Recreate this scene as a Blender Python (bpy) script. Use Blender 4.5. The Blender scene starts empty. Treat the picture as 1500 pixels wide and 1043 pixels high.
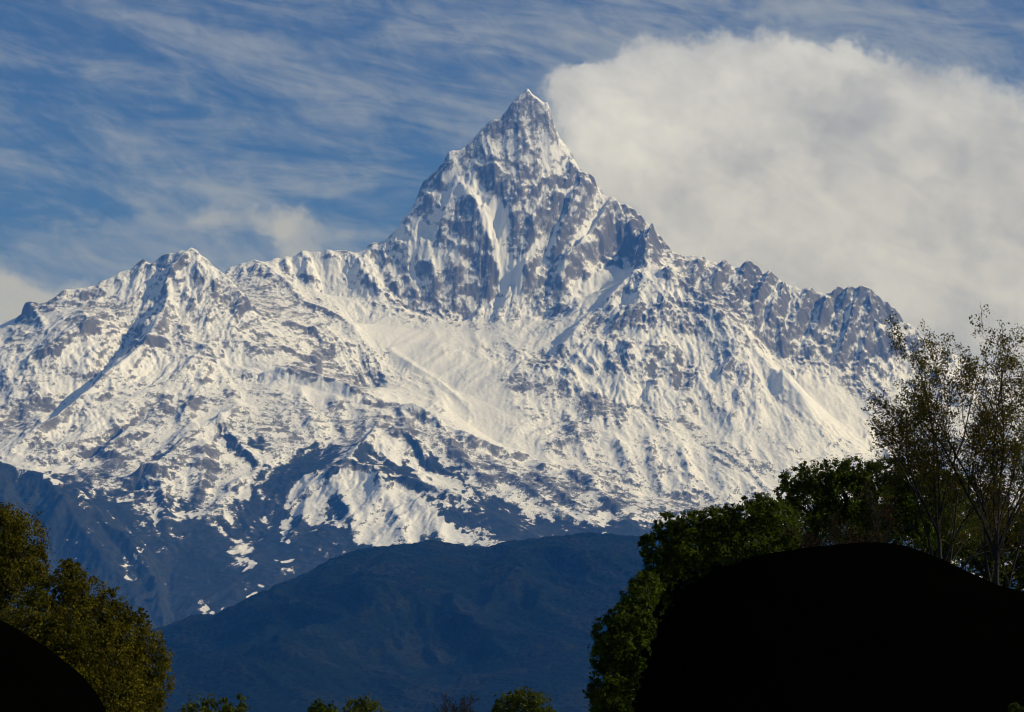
import bpy, math, random
import numpy as np

# ------------------------------------------------------------------ camera, sky, sun, exposure
S = bpy.context.scene
COL = S.collection
R = math.radians
FPX = 3858.0                      # focal length in pixels of a 1500 px wide frame
CX, CY = 750.0, 521.5
PITCH = math.atan((1062 - CY) / FPX)
CAM = np.array([0.0, 0.0, 1.7])
cp, sp = math.cos(PITCH), math.sin(PITCH)

cam_d = bpy.data.cameras.new('camera')
cam_d.sensor_fit = 'HORIZONTAL'
cam_d.sensor_width = 36.0
cam_d.lens = 36.0 * FPX / 1500.0
cam_d.clip_start = 0.5
cam_d.clip_end = 120000.0
cam = bpy.data.objects.new('camera', cam_d)
cam.location = CAM
cam.rotation_euler = (math.pi / 2 + PITCH, 0, 0)
COL.objects.link(cam)
S.camera = cam

S.view_settings.view_transform = 'Standard'
S.view_settings.look = 'None'
S.view_settings.exposure = 0.0
S.view_settings.gamma = 1.0
S.render.film_transparent = False
S.cycles.use_denoising = True
S.cycles.volume_bounces = 0
S.cycles.max_bounces = 6
S.cycles.filter_width = 1.1

SUN_AZ = R(82)                    # to the right of the direction straight behind the camera
SUN_EL = R(32)
sun_dir = np.array([math.sin(SUN_AZ) * math.cos(SUN_EL), -math.cos(SUN_AZ) * math.cos(SUN_EL), math.sin(SUN_EL)])
sun_d = bpy.data.lights.new('sun', 'SUN')
sun_d.energy = 3.65
sun_d.angle = R(0.5)
sun_d.color = (1.0, 0.965, 0.935)
sun = bpy.data.objects.new('sun', sun_d)
from mathutils import Vector
sun.rotation_euler = Vector(-sun_dir).to_track_quat('-Z', 'Y').to_euler()
COL.objects.link(sun)

# ---- tiny node helpers
class N:
    def __init__(self, tree):
        self.t = tree
    def node(self, typ, **kw):
        n = self.t.nodes.new(typ)
        for k, v in kw.items():
            setattr(n, k, v)
        return n
    def put(self, sock, v):
        if hasattr(v, 'is_output') or hasattr(v, 'links'):
            self.t.links.new(v, sock)
        elif v is not None:
            sock.default_value = v
    def m(self, op, a, b=None, c=None, clamp=False):
        n = self.node('ShaderNodeMath', operation=op, use_clamp=clamp)
        self.put(n.inputs[0], a)
        if b is not None: self.put(n.inputs[1], b)
        if c is not None: self.put(n.inputs[2], c)
        return n.outputs[0]
    def noise(self, vec, scale, detail=4, rough=0.55, dist=0.0, lac=2.0):
        n = self.node('ShaderNodeTexNoise')
        self.put(n.inputs['Vector'], vec)
        n.inputs['Scale'].default_value = scale
        n.inputs['Detail'].default_value = detail
        n.inputs['Roughness'].default_value = rough
        n.inputs['Lacunarity'].default_value = lac
        n.inputs['Distortion'].default_value = dist
        return n
    def smooth(self, x, lo, hi, to0=0.0, to1=1.0):
        n = self.node('ShaderNodeMapRange', interpolation_type='SMOOTHSTEP')
        self.put(n.inputs['Value'], x)
        for k, v in ((1, lo), (2, hi), (3, to0), (4, to1)):
            self.put(n.inputs[k], v)
        return n.outputs[0]
    def mix(self, f, a, b):
        n = self.node('ShaderNodeMix', data_type='RGBA')
        self.put(n.inputs[0], f)
        self.put(n.inputs[6], a if not isinstance(a, tuple) else (*a, 1.0) if len(a) == 3 else a)
        self.put(n.inputs[7], b if not isinstance(b, tuple) else (*b, 1.0) if len(b) == 3 else b)
        return n.outputs[2]
    def xyz(self, x, y, z):
        n = self.node('ShaderNodeCombineXYZ')
        for i, v in enumerate((x, y, z)): self.put(n.inputs[i], v)
        return n.outputs[0]
    def attr(self, name):
        return self.node('ShaderNodeAttribute', attribute_name=name).outputs['Fac']

# ---- world: Nishita sky with cirrus streaks and a cloud bank far behind the summit
W = bpy.data.worlds.new('World')
S.world = W
W.use_nodes = True
W.node_tree.nodes.clear()
w = N(W.node_tree)
sky = w.node('ShaderNodeTexSky', sky_type='NISHITA')
sky.sun_disc = False
sky.sun_elevation = SUN_EL
sky.sun_rotation = math.atan2(sun_dir[0], sun_dir[1])
sky.altitude = 3000.0
sky.air_density = 1.0
sky.dust_density = 0.2
sky.ozone_density = 3.0
tint = w.node('ShaderNodeMix', data_type='RGBA', blend_type='MULTIPLY')
tint.inputs[0].default_value = 1.0
w.put(tint.inputs[6], sky.outputs[0])
tint.inputs[7].default_value = (0.039, 0.0475, 0.069, 1)
geo = w.node('ShaderNodeTexCoord')
sepn = w.node('ShaderNodeSeparateXYZ')
w.put(sepn.inputs[0], geo.outputs['Generated'])
dx, dy, dz = sepn.outputs
hor = w.m('MAXIMUM', w.m('SQRT', w.m('ADD', w.m('MULTIPLY', dx, dx), w.m('MULTIPLY', dy, dy))), 0.02)
az = w.m('MULTIPLY', w.m('ARCTAN2', dx, dy), 57.2958)        # degrees right of north
el = w.m('MULTIPLY', w.m('ARCTAN2', dz, hor), 57.2958)       # degrees above the horizon
P = w.xyz(az, el, 0.0)
# cirrus: long streaks sinking to the right, broken by larger gaps
def rot(a, sx, sy, off=0.0):
    ca, sa = math.cos(a), math.sin(a)
    x = w.m('ADD', w.m('MULTIPLY', az, ca), w.m('MULTIPLY', el, sa))
    y = w.m('SUBTRACT', w.m('MULTIPLY', el, ca), w.m('MULTIPLY', az, sa))
    return w.xyz(w.m('MULTIPLY', x, sx), w.m('MULTIPLY', y, sy), off)
c1 = w.noise(rot(R(-12), 0.20, 0.75, 3.0), 1.0, 8, 0.60, 1.3).outputs[0]
c2 = w.noise(rot(R(-8), 0.35, 1.7, 7.0), 1.0, 5, 0.6, 1.2).outputs[0]
c3 = w.noise(rot(R(-16), 0.06, 0.22, 1.3), 1.0, 3, 0.5, 0.3).outputs[0]
cir = w.m('ADD', w.m('ADD', w.m('MULTIPLY', c1, 0.55), w.m('MULTIPLY', c2, 0.30)), w.m('MULTIPLY', c3, 0.45))
c4 = w.noise(rot(R(-35), 1.3, 2.6, 5.0), 1.0, 5, 0.6, 0.8).outputs[0]
cir = w.m('ADD', cir, w.m('MULTIPLY', w.m('SUBTRACT', c4, 0.5), 0.16))
cirrus = w.m('MULTIPLY', w.smooth(cir, 0.54, 0.90), 0.58)
# cloud bank: sum of soft ellipses (azimuth, elevation, radii, weight), edges broken by noise
def az_el(u, v):
    d = np.array([(u - CX) / FPX, cp - (CY - v) / FPX * sp, sp + (CY - v) / FPX * cp])
    return math.degrees(math.atan2(d[0], d[1])), math.degrees(math.atan2(d[2], math.hypot(d[0], d[1])))
warp1 = w.noise(P, 1.1, 5, 0.6).outputs['Color']
sv = w.node('ShaderNodeVectorMath', operation='SUBTRACT'); w.put(sv.inputs[0], warp1); sv.inputs[1].default_value = (0.5, 0.5, 0.5)
sc_ = w.node('ShaderNodeVectorMath', operation='SCALE'); w.put(sc_.inputs[0], sv.outputs[0]); sc_.inputs['Scale'].default_value = 1.25
ad = w.node('ShaderNodeVectorMath', operation='ADD'); w.put(ad.inputs[0], P); w.put(ad.inputs[1], sc_.outputs[0])
PW = ad.outputs[0]
def ellipse(u, v, ru, rv, wt=1.0):
    a0, e0 = az_el(u, v)
    k = 57.2958 / FPX
    s = w.node('ShaderNodeVectorMath', operation='SUBTRACT'); w.put(s.inputs[0], PW); s.inputs[1].default_value = (a0, e0, 0)
    d = w.node('ShaderNodeVectorMath', operation='MULTIPLY'); w.put(d.inputs[0], s.outputs[0]); d.inputs[1].default_value = (1 / (ru * k), 1 / (rv * k), 0)
    l = w.node('ShaderNodeVectorMath', operation='LENGTH'); w.put(l.inputs[0], d.outputs[0])
    return w.m('MULTIPLY', w.smooth(l.outputs['Value'], 0.35, 1.25, 1.0, 0.0), wt)
def blobs(lst):
    acc = None
    for b in lst:
        e = ellipse(*b)
        acc = e if acc is None else w.m('ADD', acc, e)
    return acc
bank = blobs([(1120, 210, 260, 165), (1020, 150, 190, 112, .9), (1240, 270, 280, 185), (900, 200, 120, 115, .9), (1480, 380, 300, 210), (1000, 320, 190, 170), (1150, 400, 260, 180), (1330, 470, 260, 170),
              (1400, 150, 170, 75, .40), (1180, 125, 150, 60, .35), (860, 130, 80, 46, .5), (1600, 460, 200, 260)])
fray = w.noise(P, 2.6, 7, 0.66, 0.5).outputs[0]
bankm = w.smooth(w.m('ADD', bank, w.m('MULTIPLY', w.m('SUBTRACT', fray, 0.5), 0.55)), 0.16, 0.72)
small = blobs([(30, 480, 110, 70, .95), (-60, 470, 120, 90, 1.0), (120, 445, 80, 32, .5), (440, 352, 50, 40, .45), (405, 330, 40, 30, .45), (335, 315, 60, 30, .36), (505, 340, 24, 18, .3), (250, 320, 90, 26, .25), (520, 500, 400, 100, .3), (230, 385, 340, 80, .33)])
smallm = w.m('MULTIPLY', w.smooth(small, 0.12, 0.95), 0.9)
sh1 = w.noise(PW, 0.42, 5, 0.55, 0.3).outputs[0]
sh2 = w.noise(P, 1.8, 6, 0.6, 0.4).outputs[0]
shade = w.m('ADD', w.m('MULTIPLY', sh1, 0.75), w.m('MULTIPLY', sh2, 0.25))
thick = w.smooth(bank, 0.3, 1.4)
streak_ = w.noise(rot(R(-28), 0.28, 0.9, 4.0), 1.0, 5, 0.6, 1.0).outputs[0]
lum = w.m('MULTIPLY', w.smooth(shade, 0.34, 0.64, 0.80, 1.07), w.smooth(streak_, 0.3, 0.62, 0.89, 1.03))
glow = ellipse(925, 215, 140, 90, 0.22)
for b_ in ((1020, 95, 130, 60, 0.16), (1190, 95, 90, 35, 0.10), (1090, 240, 75, 26, -0.13), (1230, 180, 55, 22, -0.10), (960, 270, 80, 40, -0.06)): glow = w.m('ADD', glow, ellipse(*b_))
lum = w.m('ADD', lum, glow)
ccol = w.node('ShaderNodeMix', data_type='RGBA', blend_type='MULTIPLY'); ccol.inputs[0].default_value = 1.0
w.put(ccol.inputs[6], w.mix(thick, (0.51, 0.545, 0.64), (0.58, 0.605, 0.70)))
w.put(ccol.inputs[7], lum)
c_a = w.mix(cirrus, tint.outputs[2], (0.46, 0.49, 0.53))
c_b = w.mix(smallm, c_a, (0.47, 0.49, 0.53))
c_c = w.mix(w.m('MULTIPLY', bankm, 0.97), c_b, ccol.outputs[2])
# the background strength stays in the daylight range; colours above are divided by it
SKY_STRENGTH = 0.1
fin = w.node('ShaderNodeMix', data_type='RGBA', blend_type='MULTIPLY')
fin.inputs[0].default_value = 1.0
w.put(fin.inputs[6], c_c)
fin.inputs[7].default_value = (1 / SKY_STRENGTH,) * 3 + (1,)
fin.clamp_result = False
bg = w.node('ShaderNodeBackground')
w.put(bg.inputs[0], fin.outputs[2])
bg.inputs[1].default_value = SKY_STRENGTH
wo = w.node('ShaderNodeOutputWorld')
w.put(wo.inputs[0], bg.outputs[0])

# ------------------------------------------------------------------ general helpers
def link(o, parent=None):
    COL.objects.link(o)
    if parent is not None:
        o.parent = parent
    return o

def tag(o, label=None, cat=None, group=None, kind=None):
    if label: o['label'] = label
    if cat: o['category'] = cat
    if group: o['group'] = group
    if kind: o['kind'] = kind
    return o

def mesh_np(name, verts, quads, mat, attrs=None, smooth=True, parent=None):
    """mesh from numpy arrays (quads or tris of equal size)"""
    verts = np.asarray(verts, np.float32)
    quads = np.asarray(quads, np.int32)
    me = bpy.data.meshes.new(name)
    k = quads.shape[1]
    me.vertices.add(len(verts)); me.vertices.foreach_set('co', verts.ravel())
    me.loops.add(quads.size); me.loops.foreach_set('vertex_index', quads.ravel())
    me.polygons.add(len(quads))
    me.polygons.foreach_set('loop_start', np.arange(0, quads.size, k, dtype=np.int32))
    me.polygons.foreach_set('use_smooth', np.full(len(quads), smooth, dtype=bool))
    me.update(calc_edges=True)
    for an, av in (attrs or {}).items():
        a = me.attributes.new(an, 'FLOAT', 'POINT')
        a.data.foreach_set('value', np.asarray(av, np.float32).ravel())
    me.materials.append(mat)
    return link(bpy.data.objects.new(name, me), parent)

rng = np.random.default_rng(7)
PERM = rng.permutation(4096).astype(np.int32)
GANG = rng.random(4096).astype(np.float32) * 2 * np.pi
GX, GY = np.cos(GANG), np.sin(GANG)

def perlin(x, y, seed=0):
    xi = np.floor(x).astype(np.int32); yi = np.floor(y).astype(np.int32)
    xf = (x - xi).astype(np.float32); yf = (y - yi).astype(np.float32)
    def h(a, b):
        return PERM[(PERM[(a + seed * 131) & 4095] + b) & 4095]
    fu = xf * xf * xf * (xf * (xf * 6 - 15) + 10); fv = yf * yf * yf * (yf * (yf * 6 - 15) + 10)
    def g(i, fx, fy):
        return GX[i] * fx + GY[i] * fy
    a = g(h(xi, yi), xf, yf); b = g(h(xi + 1, yi), xf - 1, yf)
    c = g(h(xi, yi + 1), xf, yf - 1); d = g(h(xi + 1, yi + 1), xf - 1, yf - 1)
    ab = a + fu * (b - a); cd = c + fu * (d - c)
    return (ab + fv * (cd - ab)) * 1.5

def blur(a, r):
    """three box blurs of radius r"""
    for _ in range(3):
        for ax in (0, 1):
            p = np.pad(a, [(r + 1, r) if i == ax else (0, 0) for i in (0, 1)], mode='edge')
            c = np.cumsum(p, axis=ax, dtype=np.float64)
            if ax == 0: a = ((c[2 * r + 1:] - c[:-2 * r - 1]) / (2 * r + 1)).astype(np.float32)
            else: a = ((c[:, 2 * r + 1:] - c[:, :-2 * r - 1]) / (2 * r + 1)).astype(np.float32)
    return a

def ray(u, v):
    d = np.array([(u - CX) / FPX, cp - (CY - v) / FPX * sp, sp + (CY - v) / FPX * cp])
    return d
def at(u, v, Y):
    d = ray(u, v)
    return CAM + d * (Y / d[1])

# ------------------------------------------------------------------ the mountain
GS = 9.0
X0, X1, Y0, Y1 = -5760.0, 5760.0, 15200.0, 26405.0
DEPTH = 0.70                       # spread of the slopes in depth, measured from the summit ridge
NX, NY = int((X1 - X0) / GS) + 1, int((Y1 - Y0) / GS) + 1

SKY_MAIN = [(324,400,24.2),(333,395,24.2),(341,390,24.25),(356,386,24.25),(373,382,24.3),(386,384,24.3),(401,379.6,24.35),(414,376.4,24.4),(432,377,24.4),(441.6,371,24.4),(454,367.6,24.45),(478,369,24.45),(496,367.6,24.5),(509,369,24.5),(521,370.8,24.5),(536,365,24.55),(539,360,24.55),(547,356,24.55),(567,353,24.6),(580,337,24.65),(595,317,24.7),(607,296.6,24.75),(616,272.5,24.78),(624.6,259.5,24.8),(636.6,248,24.8),(654,233.6,24.78),(673,220.7,24.82),(690,204,24.86),(701.6,194.6,24.88),(714.5,179,24.9),(723,172,24.9),(730,173,24.92),(745.6,155.7,24.95),(754,143.6,24.97),(763,136,25.0),(773,126.4,25.0),(779,134,25.0),(790.4,142,25.0),(801,149.7,25.0),(805,156.6,25.0),(811,177,25.0),(818,192,25.02),(826.7,206.6,25.05),(835,220.4,25.1),(842,236,25.1),(851,254,25.0),(870,259.5,24.95),(873,270,24.95),(880,277,24.95),(889,287,24.9),(896,287,24.9),(904.5,296,24.88),(914,299.4,24.86),(923.5,304.6,24.84),(934,313,24.82),(947.7,326,24.8),(958,337,24.78),(970,349.4,24.76),(984,367.5,24.72),(1001,373.6,24.7),(1020,374,24.7),(1030,376,24.7),(1040,382.6,24.7),(1054.6,386,24.68),(1062,383.4,24.66),(1072.5,390,24.66),(1085.6,392.7,24.65),(1098,382.6,24.6),(1107,389,24.6),(1119,399,24.6),(1128,399.7,24.58),(1138,405.4,24.6),(1151,417,24.6),(1165,418.5,24.6),(1172,424,24.6),(1188,424,24.58),(1198,428,24.6),(1220,428,24.6),(1228.5,421,24.55),(1246.6,424,24.52),(1263.7,421,24.5),(1275,426,24.5),(1285,433,24.5),(1303,444,24.5),(1317,456.4,24.5),(1323,471.5,24.55),(1335,481.6,24.6),(1351,493.7,24.6),(1400,520,24.7),(1450,548,24.8),(1520,585,24.9),(1620,620,25.0)]
SKY_LEFT = [(-90,486,22.2),(-40,478,22.1),(0,480,22.0),(28,479.5,22.0),(33,452,22.0),(37,445,22.0),(52,443.5,22.0),(66,443,22.05),(77,438,22.1),(83,437,22.1),(92,425,22.15),(98,423.5,22.2),(112,422,22.25),(130,421,22.3),(140,420,22.35),(151,410.5,22.4),(166,403.5,22.5),(179,397.5,22.55),(194,393,22.6),(203,383,22.6),(211,380,22.6),(217.5,386,22.6),(224.5,386,22.6),(232,377.5,22.58),(240,371.5,22.55),(253.6,370.7,22.5),(266,370.4,22.5),(272,369,22.5),(278,366.4,22.48),(287,369,22.46),(296.6,375.3,22.44),(310,387,22.4),(324,399,22.35),(327,407,22.3),(350,429,22.1)]
MAIN = [
 SKY_MAIN, SKY_LEFT,
 # spur falling from the saddle towards the glacier
 [(373,382,24.3),(391,395,24.0),(421,416,23.6),(446,440,23.3),(505,465,22.9),(525,497,22.55),(539,515,22.4),(561,535,22.15),(552,561,21.8),(536,580,21.5)],
 # saddle behind the left peak
 [(324,400,24.2),(350,432,23.2),(372,455,22.6)],
 [(350,429,22.1),(372,455,21.9),(395,480,21.7),(430,510,21.5),(470,540,21.3)],
 # left peak down to the lower snowy peak, its long crest to the right
 [(278,366.4,22.48),(262,385,22.3),(245,410,22.05),(246,440,21.8),(262,475,21.4),(285,500,21.0),(302,515,20.8)],
 [(302,515,20.8),(340,540,20.65),(380,556,20.55),(409,546,20.5),(459,556,20.4),(500,569,20.25),(544,587,20.0),(562,596,19.9),(608,603,19.7),(635,619,19.55),(675,640,19.3),(713,648.6,19.1),(721,659,19.0),(740,673,18.9),(769,689,18.7),(794,683,18.6),(823,693,18.45),(859,700,18.3),(885,709,18.15),(914,721,18.0),(948,736,17.8),(972,743,17.7),(1040,765,17.4),(1120,800,17.1),(1300,870,16.6),(1500,940,16.2)],
 # bench between the cliff and that crest
 [(330,500,21.1),(380,528,20.95),(430,538,20.85),(480,556,20.75),(520,572,20.6)],
 # left spurs
 [(110,452,21.9),(121,455,21.3),(130,470,21.0),(100,490,20.7),(60,515,20.5),(30,540,20.3),(0,560,20.0),(-80,600,19.8)],
 [(245,440,21.8),(238,470,21.2),(215,510,20.6),(181,541,20.0),(150,562,19.6),(111,596,19.0),(78,621,18.5),(34,645,18.1),(0,668,17.8),(-80,700,17.5)],
 [(302,515,20.8),(275,545,20.2),(240,585,19.5),(200,625,18.8),(150,662,18.2),(100,690,17.6)],
 [(380,556,20.55),(350,590,19.6),(322,615,18.9),(297,626,18.6),(255,660,18.0),(225,692,17.5),(195,735,17.0)],
 [(322,615,18.9),(345,645,18.4),(382,688,17.8)],
 # valleys between them
 [(205,480,21.6),(180,515,20.9),(140,552,20.2),(95,585,19.6),(50,610,19.2),(0,635,18.8)],
 [(260,535,20.3),(220,585,19.3),(166,636,18.3),(103,668,17.8),(65,688,17.5)],
 [(330,580,19.6),(287,636,18.3),(248,665,17.7),(205,695,17.2)],
 # big valley
 [(500,640,19.0),(454,672,18.3),(395,700,17.4),(331,742,16.6),(272,804,15.5),(250,835,14.9),(244,900,13.6),(240,960,12.6)],
 # forest spur, lower left
 [(-120,640,15.6),(-60,655,15.4),(0,672,15.2),(40,683,15.1),(80,700,15.0),(120,724,14.8),(180,775,14.2),(225,845,13.5),(240,900,12.9)],
 [(-50,692,16.8),(30,700,16.8),(100,722,16.4),(160,755,15.9),(225,805,15.2)],
 # lower snowy hump and the saddle that joins it to the crest
 [(562,596,19.9),(548,635,18.9),(525,660,17.9),(508,676,17.3)],
 [(370,800,15.9),(407,756,16.6),(442,738,16.9),(458,716,17.1),(482,691,17.25),(498,678,17.3),(514,677,17.3),(530,682,17.25),(554,691,17.1),(605,702,16.9),(630,710,16.8),(662,721,16.6),(683,732,16.4),(740,765,16.0),(800,800,15.5)],
 [(530,662,18.2),(560,685,17.8),(630,718,17.3),(700,745,16.9),(780,772,16.3),(850,800,15.8)],
 [(575,625,18.9),(621,689,18.1),(683,716,17.6),(737,740,17.2),(790,765,16.8)],
 [(330,890,13.6),(420,840,14.4),(520,830,14.9),(640,830,14.6),(760,830,14.4),(900,830,14.6),(1050,850,14.6),(1300,920,14.4)],
 # foot of the summit face, the glacier basin and its outflow
 [(470,430,23.95),(540,432,23.85),(600,449,23.75),(633,457,23.65),(670,468,23.55),(692,449,23.75),(736,432,23.85),(763,440,23.75),(791,466,23.5),(830,466,23.35)],
 [(520,470,23.2),(600,482,23.2),(700,490,23.1),(770,492,23.0),(820,497,22.8)],
 [(568,512,22.5),(600,500,22.75),(640,505,22.7),(690,522,22.5),(740,530,22.4)],
 [(585,560,21.6),(640,585,21.2),(690,620,20.7),(740,655,20.2),(790,680,19.8),(850,705,19.4),(950,745,18.8),(1050,780,18.4)],
 [(640,560,21.9),(700,585,21.4),(760,615,20.9),(800,650,20.4),(860,685,19.9),(950,725,19.5),(1040,745,19.3),(1140,745,19.3),(1300,760,19.3)],
 # buttress in front of the right ridge
 [(966,376,24.5),(960,386,24.1),(952,389,23.85),(929,401,23.6),(906,424,23.4),(879,456,23.1),(856,477,22.9),(822,512,22.4),(790,552,21.9)],
 [(952,389,23.85),(964,394,23.7),(975,395,23.55),(998,410,23.45),(1012,428,23.3),(1030,437,23.2),(1056,458,23.0),(1079,477,22.8),(1120,522,22.4),(1174,588,21.7),(1212,640,21.2),(1241,670,20.9)],
 [(880,380,24.35),(905,392,24.2),(935,391,24.2)],
 [(850,440,23.75),(880,425,23.9)],
 [(984,420,24.2),(1020,432,24.0),(1060,450,23.9),(1100,490,23.7),(1140,522,23.6),(1185,530,23.65),(1225,528,23.7),(1265,545,23.65),(1300,560,23.6),(1400,600,23.5)],
 [(1160,560,23.2),(1210,600,22.7),(1250,640,22.3),(1300,680,22.0),(1400,720,21.8)],
 [(1030,437,23.2),(1012,465,22.8),(1008,490,22.6),(1012,530,22.2),(1018,575,21.7),(1030,620,21.2)],
 [(880,590,21.3),(950,600,21.3),(1010,615,21.2),(1090,640,20.9),(1160,660,20.7)],
 [(975,395,23.55),(958,432,23.1),(925,455,22.9),(893,487,22.6),(905,530,22.1),(890,570,21.6)],
]

def level_grid(h):
    return int(round((X1 - X0) / h)) + 1, int(round((Y1 - Y0) / h)) + 1

def dense(line, step):
    pts = np.array([at(u, v, 25000 - (25 - Y) * 1000 * DEPTH) for u, v, Y in line])
    out = []
    for a, b in zip(pts[:-1], pts[1:]):
        n = max(2, int(np.linalg.norm((b - a)[:2]) / step) + 1)
        t = np.linspace(0, 1, n)[:, None]
        out.append(a + (b - a) * t)
    return np.concatenate(out)

def solve_surface():
    z = None
    for h, iters in ((144, 900), (72, 400), (36, 220), (18, 120), (9, 50)):
        nx, ny = level_grid(h)
        xs = np.linspace(X0, X1, nx); ys = np.linspace(Y0, Y1, ny)
        fix = np.zeros((ny, nx), bool); val = np.full((ny, nx), -1e9, np.float32)
        for ln in MAIN:
            p = dense(ln, h * 0.5)
            i = np.rint((p[:, 0] - X0) / h).astype(int); j = np.rint((p[:, 1] - Y0) / h).astype(int)
            ok = (i >= 0) & (i < nx) & (j >= 0) & (j < ny)
            np.maximum.at(val, (j[ok], i[ok]), p[ok, 2].astype(np.float32)); fix[j[ok], i[ok]] = True
        fix[0] = True; val[0] = -8
        fix[-1] = True; val[-1] = 2900
        if z is None:
            z = np.linspace(60, 3500, ny, dtype=np.float32)[:, None] * np.ones((1, nx), np.float32)
        else:   # bilinear upsampling
            oy, ox = z.shape
            fy = np.linspace(0, oy - 1, ny); fx = np.linspace(0, ox - 1, nx)
            jy = np.minimum(fy.astype(int), oy - 2); ix = np.minimum(fx.astype(int), ox - 2)
            ty = (fy - jy)[:, None].astype(np.float32); tx = (fx - ix)[None].astype(np.float32)
            r0 = z[jy][:, ix] * (1 - tx) + z[jy][:, ix + 1] * tx
            r1 = z[jy + 1][:, ix] * (1 - tx) + z[jy + 1][:, ix + 1] * tx
            z = r0 * (1 - ty) + r1 * ty
        z[fix] = val[fix]
        for _ in range(iters):
            p = np.pad(z, 1, mode='edge')
            zn = 0.25 * (p[:-2, 1:-1] + p[2:, 1:-1] + p[1:-1, :-2] + p[1:-1, 2:])
            zn[fix] = val[fix]
            z = zn
    return z
Z = solve_surface()
XS = np.linspace(X0, X1, NX).astype(np.float32); YS = np.linspace(Y0, Y1, NY).astype(np.float32)
XX, YY = np.meshgrid(XS, YS)

def sample(A, x, y):
    fx = np.clip((x - X0) / GS, 0, NX - 1.001); fy = np.clip((y - Y0) / GS, 0, NY - 1.001)
    i = fx.astype(np.int32); j = fy.astype(np.int32)
    tx = (fx - i).astype(np.float32); ty = (fy - j).astype(np.float32)
    return (A[j, i] * (1 - tx) + A[j, i + 1] * tx) * (1 - ty) + (A[j + 1, i] * (1 - tx) + A[j + 1, i + 1] * tx) * ty

YMARCH = np.arange(15300.0, 25400.0, 10.0)
def hit(u, v):
    d = ray(u, v)
    t = YMARCH / d[1]
    zr = CAM[2] + d[2] * t
    zt = sample(Z, d[0] * t, YMARCH)
    below = np.nonzero(zt >= zr)[0]
    k = below[0] if len(below) else int(np.argmin(zr - zt))
    return d[0] * t[k], YMARCH[k]

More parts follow.
